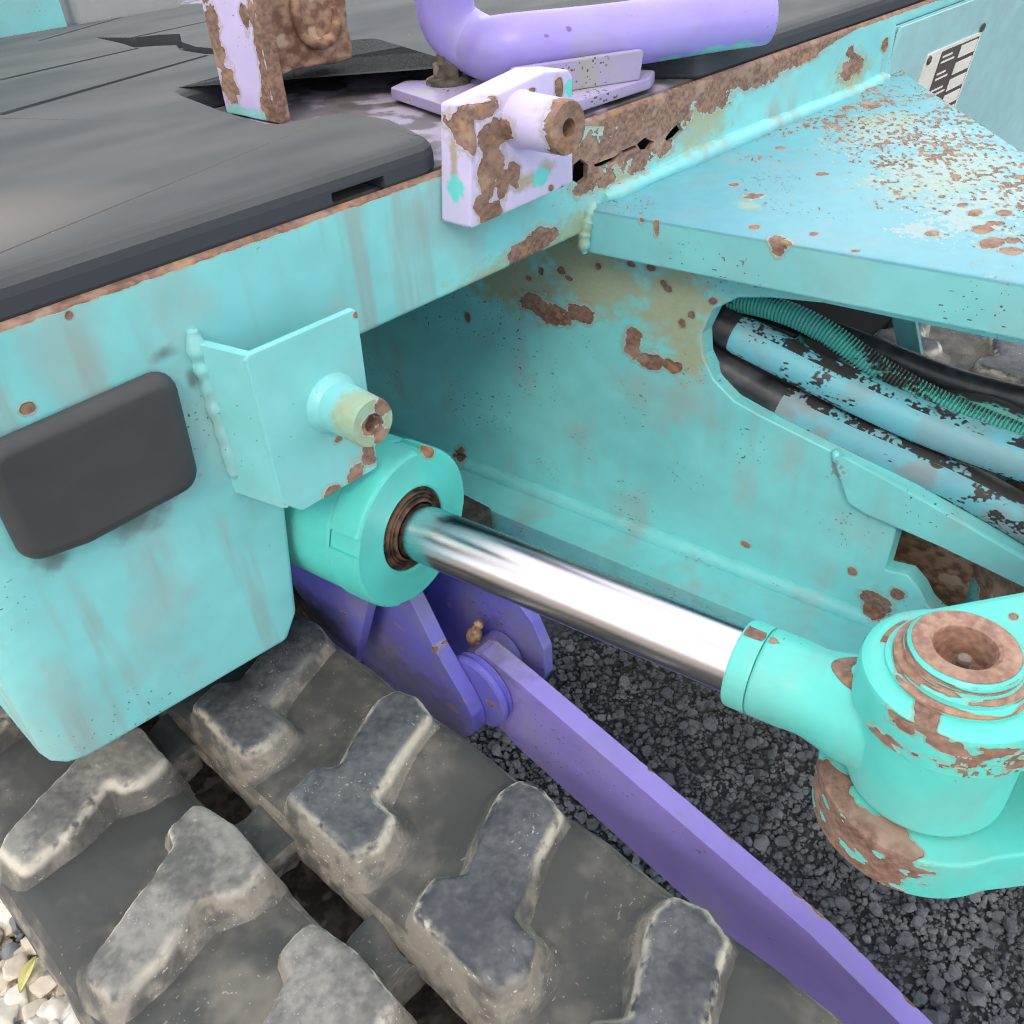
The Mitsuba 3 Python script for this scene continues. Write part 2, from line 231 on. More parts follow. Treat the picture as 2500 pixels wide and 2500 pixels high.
LAV = (0.325, 0.265, 0.70)
def lav_wear(p, n1, n2):
    return (fbm(p.x * 40, p.y * 40, p.z * 40, 3) - (.80 - .16 * smoothstep(.91, .875, p.z))) * 6
plate_rust = [(0.4679,0.468,0.8968,0.014,0.012,0.0119), (0.466,0.468,0.8779,0.0128,0.012,0.0146), (0.4616,0.468,0.9142,0.015,0.012,0.0061), (0.4605,0.468,0.865,0.0085,0.012,0.0122), (0.4751,0.468,0.8613,0.0073,0.012,0.01), (0.4626,0.468,0.8439,0.0109,0.012,0.0081), (0.4884,0.468,0.8637,0.0075,0.012,0.0091), (0.541,0.468,0.9122,0.0047,0.012,0.0095), (0.5121,0.468,0.9177,0.0044,0.012,0.002), (0.4508,0.468,0.8531,0.0049,0.012,0.0074), (0.5204,0.468,0.8213,0.0033,0.012,0.0024), (0.5407,0.468,0.8381,0.0042,0.012,0.0039), (0.5287,0.468,0.8444,0.0033,0.012,0.0028)] + [(.5065, .420, .8975, .034, .014, .034), (.5065, .44, .8975, .010, .03, .010)] + [(.449, .47, .905, .004, .02, .02)]
plate_stain = [(0.5037,0.468,0.8569,0.0276,0.012,0.0093), (0.5224,0.468,0.8613,0.0161,0.012,0.0086), (0.434,0.468,0.9121,0.013,0.012,0.0154)] + [(.447, .485, .91, .006, .02, .012), (.447, .485, .885, .006, .006, .03)]
plate_teal = [([(0.5175,0.468,0.8564,0.0103,0.012,0.0091), (0.5526,0.468,0.9115,0.0064,0.012,0.0073), (0.5523,0.468,0.8987,0.0049,0.012,0.005)] + [(.447, .484, .862, .006, .012, .012)], (.13, .55, .55))]
metal('paint_lavender_plate', worn_paint((.53, .475, .74), plate_rust, plate_stain, flat=plate_teal, speck=.9, stain_col=(.30, .27, .12)))
metal('paint_lavender', worn_paint(LAV, [(0.5293,0.56,0.9259,0.0098,0.012,0.0042)], [(.535, .56, .905, .03, .03, .03)], [], None, speck=.93, dirt=.3, stain_col=(.30, .25, .22), flat=[([(0.8546,0.4967,0.896,0.0392,0.0293,0.012), (0.8275,0.5068,0.896,0.0336,0.0332,0.012), (0.7928,0.5202,0.896,0.0286,0.0361,0.012), (0.7511,0.5323,0.896,0.0169,0.0249,0.012)], (.16, .48, .50)), ([(0.8769,0.55,0.9225,0.0142,0.012,0.0036), (0.6507,0.55,0.9314,0.0027,0.012,0.0021), (0.6295,0.55,0.9285,0.0035,0.012,0.002)], (.16, .13, .26))]))
metal('paint_lavender_dirty', worn_paint((.34, .29, .50), [], [(.62, .58, .885, .12, .06, .02)], [], lav_wear, speck=.75, dirt=.9, stain_col=(.28, .25, .22)))
post_rust = [(.465, .80, .935, .01, .012, .035), (.465, .795, .90, .01, .012, .02), (.465, .733, .93, .012, .006, .05), (.465, .738, .885, .012, .008, .02), (.47, .7245, .93, .02, .004, .2), (.465, .745, .955, .01, .006, .012)]
metal('paint_post', worn_paint((.54, .475, .75), post_rust, (), flat=[([(.465, .78, .875, .01, .04, .009)], (.25, .58, .56))], speck=.86))
def blade_edge(p, n1, n2): return (fbm(p.x * 70, p.y * 70, p.z * 70, 3) - .56) * 5 - 400 * dr.abs(p.x - .4014)
metal('paint_blade', worn_paint((.29, .235, .72), [(.402, .10, .40, .004, .05, .004)], [], [], blade_edge, speck=.90, dirt=.5, dark_blobs=[(.39, .43, .45, .03, .05, .05)]))
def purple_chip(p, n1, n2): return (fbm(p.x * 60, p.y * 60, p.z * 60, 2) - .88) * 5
metal('paint_purple', worn_paint((.15, .145, .60), [], [], [], purple_chip, speck=.86, dirt=.5, dark_blobs=[(.34, .50, .40, .06, .10, .06), (.40, .46, .45, .05, .04, .03), (.32, .62, .46, .03, .10, .06), (.352, .47, .39, .02, .08, .06)]))  # blackish blobs on the flange, hub and lower pivot plate

def cast_wear(p, n1, n2): return (fbm(p.x * 24, p.y * 24, p.z * 24, 4) - .46) * 6
metal('paint_casting', worn_paint((.13, .46, .44), [], [], [], cast_wear, speck=.8, dirt=.6))
def iron(a, b, c):
    def fn(p, n, uv):
        s = fbm(p.x * 130, p.y * 130, p.z * 130, 4)
        return mix(mix(a, b, smoothstep(.3, .7, s)), c, smoothstep(.60, .72, fbm(p.x * 60 + 3, p.y * 60, p.z * 60, 3)))
    return fn
plain('rusty_iron', iron((.16, .085, .06), (.36, .23, .16), (.44, .34, .24)), .8, .25, lambda p, n, uv: .0012 * fbm(p.x * 150, p.y * 150, p.z * 150, 3))
plain('seal', iron((.022, .016, .014), (.11, .062, .04), (.20, .13, .09)), .6, .4)
plain('dark_iron', iron((.05, .042, .038), (.11, .09, .075), (.2, .17, .14)), .75, .3, lambda p, n, uv: .0012 * fbm(p.x * 120, p.y * 120, p.z * 120, 3))
scene['chrome'] = {'type': 'roughconductor', 'material': 'Cr', 'alpha': .06, 'specular_reflectance': {'type': 'rgb', 'value': (1, 1, 1)}}
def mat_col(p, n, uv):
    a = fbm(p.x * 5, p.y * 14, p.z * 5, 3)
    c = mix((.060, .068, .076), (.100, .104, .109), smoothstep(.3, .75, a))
    c = mix(c, (.20, .175, .165), .7 * smoothstep(0, .8, 1 - dr.sqrt(dr.square((p.x - .13) / .16) + dr.square((p.y - .60) / .10))))  # warm sunlit patch painted into the mat colour near its left end
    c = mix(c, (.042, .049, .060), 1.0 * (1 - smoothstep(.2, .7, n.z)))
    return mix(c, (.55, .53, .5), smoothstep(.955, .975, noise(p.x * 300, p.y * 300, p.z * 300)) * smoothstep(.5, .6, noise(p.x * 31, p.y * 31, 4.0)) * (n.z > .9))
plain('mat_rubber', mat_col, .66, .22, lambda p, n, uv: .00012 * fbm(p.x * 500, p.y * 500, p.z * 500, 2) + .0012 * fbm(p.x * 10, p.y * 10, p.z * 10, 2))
plain('black_rubber', lambda p, n, uv: mix((.030, .034, .040), (.055, .057, .062), fbm(p.x * 30, p.y * 30, p.z * 30, 3)), .5, .45, lambda p, n, uv: .0006 * fbm(p.x * 60, p.y * 60, p.z * 60, 2))
plain('black_hose', lambda p, n, uv: mix((.016, .018, .024), (.05, .055, .065), smoothstep(.4, .8, fbm(p.x * 60, p.y * 60, p.z * 60, 3))), .42, .5)
def spray(base, cover, seed, grey):
    def fn(p, n, uv):
        a = fbm(p.x * 60 + seed, p.y * 60, p.z * 60, 4) * .6 + .4 * fbm(p.x * 14 + seed, p.y * 14, p.z * 14, 2)
        b = noise(p.x * 420, p.y * 420, p.z * 420)
        up = n.z * .5 + .5
        m = smoothstep(-.03, .03, a + .22 * (b - .5) - cover - .25 * smoothstep(.66, .92, n.z) - .5 * smoothstep(-.45, -.85, n.z))
        c = mix((.03, .032, .036), mix(base, (.22, .29, .33), grey * smoothstep(.46, .66, fbm(p.x * 30 + 9 + seed, p.y * 30, p.z * 30, 4))), m)
        return c
    return fn
plain('hose_painted', spray((.14, .44, .54), .33, 0, .5), .45, .5)
plain('hose_scuffed', spray((.14, .40, .49), .36, 4, 1.0), .55, .4)
plain('hose_green', spray((.06, .34, .31), .37, 8, .1), .5, .4)

def dusty(dark, warm, amount):
    def fn(p, n, uv):
        a, b = fbm(p.x * 16, p.y * 16, p.z * 16, 4), fbm(p.x * 75, p.y * 75, p.z * 75, 3)
        lee = smoothstep(.95, .35, n.z)
        d = smoothstep(.30, .75, a * .7 + b * .35 - .10 + amount) * .75 + lee * (.25 + .75 * smoothstep(.42, .62, b * .55 + a * .5))
        c = mix(dark, warm, dr.clip(d, 0, 1) * .8)
        f = noise(p.x * 520, p.y * 520, p.z * 520)
        return mix(c, (.62, .58, .52), smoothstep(.86, .93, f) * (.25 + .6 * lee) * smoothstep(.35, .6, a))
    return fn
plain('track_rubber', dusty((.060, .062, .064), (.275, .25, .215), -.04), .75, .3, lambda p, n, uv: .0016 * fbm(p.x * 45, p.y * 45, p.z * 45, 3) + .0004 * noise(p.x * 300, p.y * 300, p.z * 300))
belt_col = dusty((.060, .062, .064), (.275, .25, .215), -.04)
def lug_col(p, n, uv):
    a, b = fbm(p.x * 24, p.y * 24, p.z * 24, 4), fbm(p.x * 170, p.y * 170, p.z * 170, 4)
    left = smoothstep(.15, .12, p.x)  # left lugs painted lighter and warmer as sunlit, right ones bluish as shaded
    top = smoothstep(.501, .505, p.z)
    flat = mix(mix((.050, .056, .068), (.105, .105, .105), left), mix((.12, .126, .138), (.26, .25, .235), left), smoothstep(.34, .72, b * .45 + a * .6))
    c = mix(belt_col(p, n, uv), flat, top)
    rim = smoothstep(.498, .503, p.z) * smoothstep(.5085, .5050, p.z) * smoothstep(.99, .92, n.z)
    c = mix(c, (.50, .465, .40), rim * smoothstep(.35, .58, a * .45 + b * .6) * smoothstep(.30, .6, fbm(p.x * 14, p.y * 14, 3.0, 2)))
    return mix(c, (.55, .53, .50), (.5) * smoothstep(.84, .94, noise(p.x * 700, p.y * 700, p.z * 700)) * smoothstep(.42, .6, a))
plain('lug_rubber', lug_col, .6, .4, lambda p, n, uv: .0011 * fbm(p.x * 110, p.y * 110, p.z * 110, 3) + .0005 * noise(p.x * 400, p.y * 400, p.z * 400))
def asphalt(p, n, uv):
    f, s, w = voronoi(p.x * 85, p.y * 85)
    return mix((.075, .082, .095), mix((.09, .098, .112), (.17, .18, .20), w * w), smoothstep(.03, .25, s - f))
plain('asphalt', asphalt, .85, .3, lambda p, n, uv: .006 * voronoi(p.x * 85, p.y * 85)[0], 8e-4)
def chip_col(p, n, uv):
    r = noise(p.x * 45, p.y * 45, 3.0)
    return mix((.105, .116, .135), (.195, .208, .232), smoothstep(.35, .95, r) ) * (.8 + .4 * fbm(p.x * 200, p.y * 200, p.z * 200, 2))
plain('dark_stone', chip_col, .7, .35)
plain('path_dirt', lambda p, n, uv: mix((.16, .14, .12), (.42, .38, .32), fbm(p.x * 60, p.y * 60, 0.0, 4)), .9, .2)
def pebble_col(p, n, uv):
    r, b = noise(p.x * 26, p.y * 26, 1.0), fbm(p.x * 150, p.y * 150, p.z * 150, 3)
    c = mix(mix((.62, .56, .47), (.78, .75, .70), smoothstep(.3, .7, r)), (.25, .26, .29), smoothstep(.80, .84, noise(p.x * 40 + 5, p.y * 40, 2.0)))
    return c * (.82 + .3 * b)
plain('pale_stone', pebble_col, .8, .25)
plain('void_black', (.012, .013, .015), .8, .2)  # near-black standing in for unlit hollows behind the holes and the slot
plain('leaf_yellow', (.60, .56, .24), .6, .3)
plain('decal_white', lambda p, n, uv: mix((.62, .62, .57), (.74, .74, .70), fbm(p.x * 60, p.y * 60, p.z * 60, 3)), .4, .4)
plain('decal_dark', (.075, .06, .06), .4, .4)
plain('grey_plastic', (.30, .32, .33), .5, .4)
plain('floor_paint', lambda p, n, uv: mix(mix((.13, .12, .14), (.30, .27, .36), smoothstep(.42, .62, fbm(p.x * 34, p.y * 34, 0.0, 4))), (.09, .085, .08), smoothstep(.55, .7, fbm(p.x * 22 + 9, p.y * 22, 0.0, 3))), .7, .3, lambda p, n, uv: .0008 * fbm(p.x * 120, p.y * 120, 0.0, 3))

# ------------------------------------------------------------------ ground
g = trimesh.creation.box((1, 1, 1))
def sheet(x0, x1, y0, y1, z): return trimesh.Trimesh([[x0, y0, z], [x1, y0, z], [x1, y1, z], [x0, y1, z]], [[0, 1, 2], [0, 2, 3]], process=False)
add('ground', sheet(-60, 60, -60, 60, -.004), 'asphalt', False); L('ground', 'dark asphalt and crushed stone under the machine', kind='structure')
add('gravel_path', sheet(-60, .06, -60, 60, 0), 'path_dirt', False); L('gravel_path', 'pale dusty path beside the left track', kind='structure')
def stones(n, area, size, sub, seed):
    r = np.random.default_rng(seed); base = trimesh.creation.icosphere(subdivisions=sub); bf = np.array(base.faces)
    kinds = []
    for k in range(40):
        v = np.array(base.vertices); v = v * (1 + .75 * (meshkit.noise(v * 1.7 + r.uniform(0, 90, 3)) - .5))[:, None]
        kinds.append(np.clip(v, -r.uniform(.55, 1, 3), r.uniform(.55, 1, 3)) * r.uniform(.6, 1.0, 3))
    kinds = np.array(kinds)[r.integers(0, 40, n)]
    q = np.array([trimesh.transformations.random_rotation_matrix(r.random(3))[:3, :3] for k in range(n)])
    s = size[0] * (size[1] / size[0]) ** (r.random(n) ** 2.0)
    v = np.einsum('nij,nkj->nki', q, kinds) * s[:, None, None] * np.array([1, 1, .75])
    v += np.stack([r.uniform(area[0], area[1], n), r.uniform(area[2], area[3], n), -v[..., 2].min(1) * r.uniform(.25, .95, n) + r.random(n) * size[0] * .8], 1)[:, None]
    return trimesh.Trimesh(v.reshape(-1, 3), (bf[None] + (np.arange(n) * v.shape[1])[:, None, None]).reshape(-1, 3), process=False)
add('dark_gravel', join(stones(42000, (.3, 1.30, -.35, .72), (.0022, .0075), 0, 3), stones(2200, (.3, 1.3, -.35, .72), (.006, .0125), 1, 13), stones(1500, (1.30, 2.4, -.5, 1.2), (.006, .014), 0, 5)), 'dark_stone', False)
L('dark_gravel', 'loose dark stone chips on the asphalt below the cylinder', kind='stuff')
add('pale_gravel', join(stones(5200, (-.34, .06, .45, 1.5), (.006, .020), 2, 4), stones(90, (-.12, -.01, .6, 1.0), (.018, .027), 2, 6)), 'pale_stone', True)
L('pale_gravel', 'pale cream pebbles lying beside the left track', kind='stuff')
lf = spline([(-.060, .800, .026), (-.045, .812, .034), (-.028, .826, .029)], 14); w = .007 * np.sin(np.linspace(.12, math.pi - .05, 14))
sd = np.cross(np.gradient(lf, axis=0), [0, 0, 1.0]); sd /= np.linalg.norm(sd, axis=1, keepdims=True)
top = np.vstack([lf + sd * w[:, None] + [0, 0, .003], lf, lf - sd * w[:, None] + [0, 0, .003]])
ff = [[a * 14 + i, a * 14 + i + 1, (a + 1) * 14 + i + 1, (a + 1) * 14 + i] for a in range(2) for i in range(13)]
lm = trimesh.Trimesh(np.vstack([top, top - [0, 0, .0008]]), np.vstack([np.array(ff)[:, [0, 1, 2]], np.array(ff)[:, [0, 2, 3]], np.array(ff)[:, [0, 2, 1]] + 42, np.array(ff)[:, [0, 3, 2]] + 42]), process=False)
add('fallen_leaf', lm, 'leaf_yellow', False); L('fallen_leaf', 'small yellow green leaf lying on the pale pebbles', 'leaf')

# ------------------------------------------------------------------ excavator upper body: front beam, skirt, swing bracket
B = 'excavator_body'
L(B, 'rusty turquoise front frame of the excavator with triangular swing bracket', 'excavator')
outline = rnd(Polygon([(-.80, .574), (.07, .574), (.2350, .5615), (.2490, .582), (.2615, .677), (.2625, .779), (1.203, .779), (1.203, .8565), (2.3, .8565), (2.3, .8725), (-.80, .8725)]), .0072)
holes = [[(0.5941,0.8415), (0.6038,0.8439), (0.6135,0.8368), (0.6123,0.8262), (0.6013,0.8236), (0.5927,0.8291)], [(0.6828,0.8378), (0.6943,0.8408), (0.7091,0.834), (0.7006,0.8288), (0.688,0.8317)],
         [(0.7344,0.8384), (0.7472,0.8422), (0.7547,0.834), (0.7444,0.8297), (0.73,0.8285), (0.7257,0.8331)], [(0.6212,0.835), (0.6497,0.8347), (0.659,0.8363), (0.6509,0.8306), (0.6365,0.8299), (0.6246,0.8318)], [(0.6607,0.8373), (0.6804,0.8376), (0.6817,0.8352), (0.6626,0.8341)]]
fp = refine(loft(Polygon(outline.exterior.coords, holes), [(0, .0045), (.0005, .0028), (.0016, .0011), (.0036, 0), (.0046, 0)], 'Y', seg=.012, hole_inset=False), .014)
v = np.array(fp.vertices); v[:, 1] += (meshkit.fbm(v * [6, 0, 6], 2, 4) - .5) * .0016
R_, s_ = .026, .076 - v[:, 0]                                        # the sheet is folded round the left corner of the cab floor
th = np.clip(s_ / R_, 0, math.pi / 2); over = np.maximum(s_ - R_ * math.pi / 2, 0); rad = R_ - v[:, 1]
x_ = np.where(s_ > 0, .076 - rad * np.sin(th), v[:, 0]); y_ = np.where(s_ > 0, R_ - rad * np.cos(th) + over, v[:, 1])
add(B + '__front_plate', mesh(np.column_stack([x_, y_ + .5, v[:, 2]]), fp.faces), 'paint_front', 40)
add(B + '__floor_plate', bx(.052, 2.3, .513, 2.2, .860, .872, .001), 'floor_paint')
add(B + '__floor_underside', bx(.062, 2.3, .532, 1.40, .8535, .8590, .001), 'paint_web')
add(B + '__hole_backing', join(bx(.10, 1.19, .5135, .527, .7800, .7830, .0004), bx(.10, 1.19, .527, .531, .7800, .859, .0004)), 'void_black')  # added black channel so the rusted-through holes read as dark
add(B + '__rear_wall', bx(.052, 2.3, 1.40, 1.42, .40, .859, .001), 'paint_web')
def lean(m):
    v = np.array(m.vertices); v[:, 1] += (.855 - v[:, 2]) * .14; return mesh(v, m.faces)
add(B + '__right_panel', lean(plate([(1.2035, .42), (2.3, .42), (2.3, .8555), (1.2035, .8555)], .4945, .4985, 'Y', .001)), 'paint_panel')
add(B + '__panel_return', bx(1.1985, 1.2025, .5006, .62, .42, .8558, .0005), 'paint_panel')
add(B + '__panel_return', bx(1.2035, 2.2, .5006, .53, .8500, .8560, .0005), 'paint_panel')
L(B + '__right_panel', 'dull clean turquoise panel carrying the warning plate')
add(B + '__rubber_bumper', loft(rnd(Polygon([(0.1066,0.817), (0.2088,0.8189), (0.2036,0.7338), (0.1261,0.732), (0.0854,0.7389)] + [(.088, .735), (.088, .83)]), .015), [(.4965, 0), (.494, .0006), (.4905, .003), (.4887, .0065), (.4882, .0095)][::-1], 'Y', seg=.02), 'black_rubber')
L(B + '__rubber_bumper', 'black rubber block set in the turquoise skirt')
# swing bracket
topP = [(.612, .502), (.6545, .154), (.672, -.02), (.74, -.06), (.83, .02), (.964, .259), (1.193, .459), (1.25, .502)]
add(B + '__top_plate', plate(topP, .760, .800, 'Z', .0022, seg=.03), 'paint_top')
L(B + '__top_plate', 'thick triangular plate with flaking paint and rust')
slot = rnd(Polygon([(0.3742,0.7307), (0.397,0.7141), (0.4056,0.6893), (0.4026,0.6672), (0.3905,0.6471), (0.3683,0.6305), (0.3431,0.6233), (0.2637,0.6058)] + [(.20, .592), (.10, .558), (-.3, .47), (-.3, .742), (.30, .742), (.345, .737)]), .004)
hole2 = rnd(Polygon([(0.203,0.562), (0.2033,0.5302), (0.2041,0.4996), (0.1843,0.5025), (0.1712,0.4914), (0.1623,0.4782)] + [(.13, .455), (-.15, .425), (-.15, .53), (.05, .53)]), .0015)
webP = Polygon([(1.39, .42), (-.2, .42), (-.2, .759), (1.39, .759)]).difference(slot.buffer(0)).difference(hole2)
webs = [q for q in (webP.geoms if hasattr(webP, 'geoms') else [webP]) if q.area > .003]
add(B + '__web_plate', join(*[loft(q, [(0, .002), (.0008, .0006), (.002, 0), (.018, 0)], 'L', .03) for q in webs]), 'paint_web')
bar = rnd(Polygon([(0.2662,0.6054), (0.258,0.6108), (0.2059,0.597), (0.101,0.5651)] + [(.02, .53), (-.2, .46), (-.2, .43)] + [(0.0937,0.5373), (0.1619,0.5499), (0.2308,0.5588), (0.2466,0.5648)]), .004)
add(B + '__brace_strip', plate(bar, -.008, -.0005, 'L', .002, off=.03), 'paint_web')
def Lp(y, z, off): return (.6732 + off - .107 * y, y, z)
add(B + '__weld_bead', bead([Lp(y, .439, .027) for y in (1.2, .9, .6, .4, .25, .1, -.1)], .0095, 1, 200), 'paint_web')
add(B + '__weld_bead', bead([(.635, .5, .803), (.72, .5, .804), (.85, .5, .804), (1.03, .5, .801), (1.2, .5, .800)], .0085, 2, 160), 'paint_front')
add(B + '__weld_bead', bead([(.607, .4995, .762), (.609, .4995, .785), (.622, .4995, .803)], .0055, 3, 40), 'paint_front')
add(B + '__weld_bead', bead([Lp(.269, .610, .029), Lp(.255, .59, .029), Lp(.24, .57, .029)], .0055, 4, 40), 'paint_web')
add(B + '__bottom_plate', plate([(x, y) for x, y in [(.6732 - .030 - .107 * 1.39, 1.39), (.6732 - .030 + .107 * .2, -.2), (1.0, -.1), (1.2, .5), (1.2, 1.39)]], .408, .436, 'Z', .002), 'paint_web')
# bracket with pin boss on the skirt
bk = rnd(Polygon([(.236, .703), (.3165, .703), (.3215, .8245), (.236, .8245)]), .003).difference(Polygon([(.236, .70), (.252, .70), (.236, .716)]))
add(B + '__latch_bracket', join(plate(rnd(bk, .004), .4545, .4605, 'Y', .0012), plate(Polygon([(.2265, .4995), (.2335, .4995), (.2425, .4605), (.2395, .4546), (.2365, .4575)]), .711, .8245, 'Z', .0008)), 'paint_bracket')
L(B + '__latch_bracket', 'turquoise folded bracket with a rusty bored pin')
add(B + '__latch_bracket__pin_boss', lathe([(0, .0), (0, .021), (.004, .0195), (.007, .0172), (.040, .0168), (.0415, .0160), (.0415, .0066), (.030, .0062), (.030, 0)], (.2895, .4545, .7685), (0, -1, 0), 40), 'paint_bracket')
add(B + '__latch_bracket__weld_bead', bead([(.2305, .4975, .72), (.231, .497, .75), (.2295, .4975, .79), (.2285, .4975, .832)], .0062, 5, 60), 'paint_front')
# lavender plate with boss
pp = rnd(Polygon([(0.4502,0.9186), (0.5259,0.9275)] + [(0.553,0.9239), (0.5576,0.9187), (0.5557,0.8411), (0.4399,0.8379)]), .003)
PK = B + '__lavender_plate'
add(PK, plate(pp, .468, .4990, 'Y', .0025, seg=.012), 'paint_lavender_plate'); L(PK, 'pale lavender plate peeling to rust in front of the beam')
pc = [(0.4987,0.9007)][0]
add(PK + '__pin_boss', lathe([(0, 0), (0, .0200), (.003, .0190), (.044, .0180), (.0455, .0172), (.0455, .0065), (.032, .006), (.032, 0)], (pc[0], .468, pc[1]), (-.02, -1, 0), 40), 'paint_lavender_plate')
# warning plate on the right panel
WP = B + '__warning_plate'
L(WP, 'white warning plate with a dark band and white boxes')
def dec(x0, z0, x1, z1, y0, y1): return lean(plate(sbox(x0, z0, x1, z1), y0, y1, 'Y', 0))
add(WP, dec(1.318, .688, 1.502, .806, .4928, .4944), 'decal_white')
add(WP + '__dark_band', dec(1.366, .692, 1.426, .802, .4919, .4927), 'decal_dark')
for i in range(5):
    z = .692 + i * .022
    add(WP + '__dark_frame', dec(1.428, z, 1.494, z + .0215, .4919, .4927), 'decal_dark')
    add(WP + '__white_cell', dec(1.432, z + .003, 1.490, z + .019, .4911, .4918), 'decal_white')
    for j in range(2):
        add(WP + '__text_line', dec(1.372, z + .006 + j * .007, 1.372 + (.047, .036, .050, .040, .044)[i] - j * .012, z + .0085 + j * .007, .4911, .4918), 'decal_white')
for x, z in ((1.326, .798), (1.496, .812)):
    add(WP + '__screw', lean(lathe([(0, 0), (0, .006), (.002, .005), (.003, 0)], (x, .4927, z), (0, -1, 0), 16)), 'dark_iron')

# ------------------------------------------------------------------ floor mat
matP = Polygon([(.056, .504), (.437, .504), (.452, .512), (.474, .575), (.470, .632), (.445, .642), (.414, .650), (.420, .722), (.438, .835), (.690, .878), (.628, .673), (.68, .61), (.755, .565), (.785, .506), (2.2, .506), (2.2, 1.38), (.056, 1.38)])
matP = rnd2(matP, .010)
mm = loft(matP, [(.8725, .001), (.8745, 0), (.8835, 0), (.8885, .0012), (.8925, .0042), (.8948, .0082), (.8955, .012)], 'Z', seg=.02)
cuts = []
for a, b, wdt, dep in ([(0.298,0.8987,0.893), (0.5501,0.9712,0.893)] + [.006, .010], [(0.366,1.0665,0.893), (0.5371,1.0966,0.893)] + [.005, .008], [(0.5031,1.2835,0.893), (0.7418,1.4121,0.893)] + [.003, .004], [(0.4915,1.4301,0.893), (0.7739,1.5612,0.893)] + [.004, .006], [(0.5728,1.1778,0.893), (0.7115,1.1996,0.893)] + [.004, .006], [(0.5319,1.5635,0.893), (0.7401,1.6614,0.893)] + [.003, .004]):
    a, b = np.array(a), np.array(b); d = (b - a) / np.linalg.norm(b - a); s = np.array([-d[1], d[0], 0]) * wdt
    hull = np.vstack([[a + s, a - s, b + s * .6, b - s * .6]]); lo = np.vstack([a, b]) - [0, 0, dep]
    cuts.append(manifold3d.Manifold.hull_points(np.vstack([hull + [0, 0, .003], lo]).astype(np.float32)))
tear = np.array([(0.5505,1.229), (0.5741,1.175), (0.6001,1.1623), (0.6154,1.1403), (0.584,1.082), (0.5737,1.0336), (0.5797,0.9759), (0.5627,0.9495), (0.5524,0.9816), (0.5531,1.0337), (0.5688,1.0678), (0.5537,1.0892), (0.5362,1.1044), (0.5436,1.1477)])
cuts.append(man(plate(Polygon(tear).buffer(0), .880, .90, 'Z', 0)))
mk = man(mm)
nb = [(0.3512,0.8859), (0.3967,0.8844)]
cuts.append(man(bx(nb[0][0], nb[1][0], .49, .53, .871, .8815, .001)))
if mk.status() == manifold3d.Error.NoError:
    for c in cuts: mk = mk - c
    m_ = mk.to_mesh(); mm = trimesh.Trimesh(m_.vert_properties[:, :3], m_.tri_verts, process=False)
else: print('mat not manifold', mk.status())
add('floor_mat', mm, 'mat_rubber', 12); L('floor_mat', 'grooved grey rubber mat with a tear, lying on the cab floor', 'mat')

# ------------------------------------------------------------------ pedal and post on the floor
P = 'foot_pedal'; L(P, 'lavender bent tube pedal on a bolted base plate above the floor', 'pedal')
tp = [(0.6135,0.6626,0.9922)] + [(0.6117,0.6602,0.9714)] + [(0.6152,0.6631,0.9523)] + [(0.621,0.6607,0.9304)] + [(0.6299,0.6441,0.917)] + [(0.6187,0.5999,0.918), (0.6702,0.5667,0.918), (0.7261,0.5358,0.918), (0.7851,0.5124,0.918), (0.8493,0.4822,0.918)]
q = spline(tp, 90)
e_ = (q[-1] - q[-2]) / np.linalg.norm(q[-1] - q[-2])
add(P + '__tube', tube(np.vstack([q, q[-1] + e_ * .003, q[-1] + e_ * .005]), np.r_[np.full(90, .0258), .0250, .0225], 40), 'paint_lavender')
add(P + '__base_plate', plate(rnd(Polygon([(.552, .513), (.715, .511), (.742, .525), (.735, .555), (.66, .61), (.60, .71), (.572, .70), (.548, .60)]), .006), .876, .886, 'Z', .0018), 'paint_lavender_dirty')
sad = plate(rnd(Polygon([(-.12, .8862), (.0, .8862), (.004, .910), (-.12, .910)]), .003), -.004, .004, 'Y', .001)
sp = np.array([(0.702,0.5158), (0.6372,0.5443)]); sd_ = (sp[0] - sp[1]) / np.linalg.norm(sp[0] - sp[1]); v = np.array(sad.vertices)
add(P + '__saddle', mesh(np.column_stack([sp[0][0] + v[:, 0] * sd_[0] - v[:, 1] * sd_[1], sp[0][1] + v[:, 0] * sd_[1] + v[:, 1] * sd_[0], v[:, 2]]), sad.faces), 'paint_lavender_dirty')
add(P + '__bolt', join(lathe([(0, 0), (0, .021), (.004, .0205), (.005, .018), (.005, 0)], (.612, .663, .8862), (0, 0, 1), 32), lathe([(0, 0), (0, .0135), (.012, .0135), (.014, .011), (.020, .009), (.022, 0)], (.612, .663, .8912), (0, 0, 1), 6)), 'dark_iron', 20)
Q = 'control_post'; L(Q, 'pale lavender upright post with a rust covered bracket, left of the pedal', 'post')
add(Q + '__post_plate', wobble(bx(.464, .476, .7245, .808, .8735, 1.25, .002), .0006, 60, 1, .01), 'paint_post')
add(Q + '__rusty_block', wobble(bx(.4765, .575, .752, .80, .905, 1.20, .004), .003, 45, 2, .008), 'rusty_iron', True)
add(Q + '__weld_bead', bead([(.535, .750, .985), (.518, .748, .955), (.524, .748, .93), (.548, .749, .925), (.560, .750, .95)], .005, 8, 40), 'rusty_iron')
add('seat_stand', bx(.30, .622, 1.47, 1.50, .874, 1.4, .006), 'paint_bracket'); L('seat_stand', 'turquoise stand behind the mat at the top left corner', 'stand')
add('grey_cover', join(bx(.64, .80, 1.46, 1.56, .874, 1.0, .012)), 'grey_plastic'); L('grey_cover', 'grey cover behind the mat, right of the turquoise stand', 'cover')

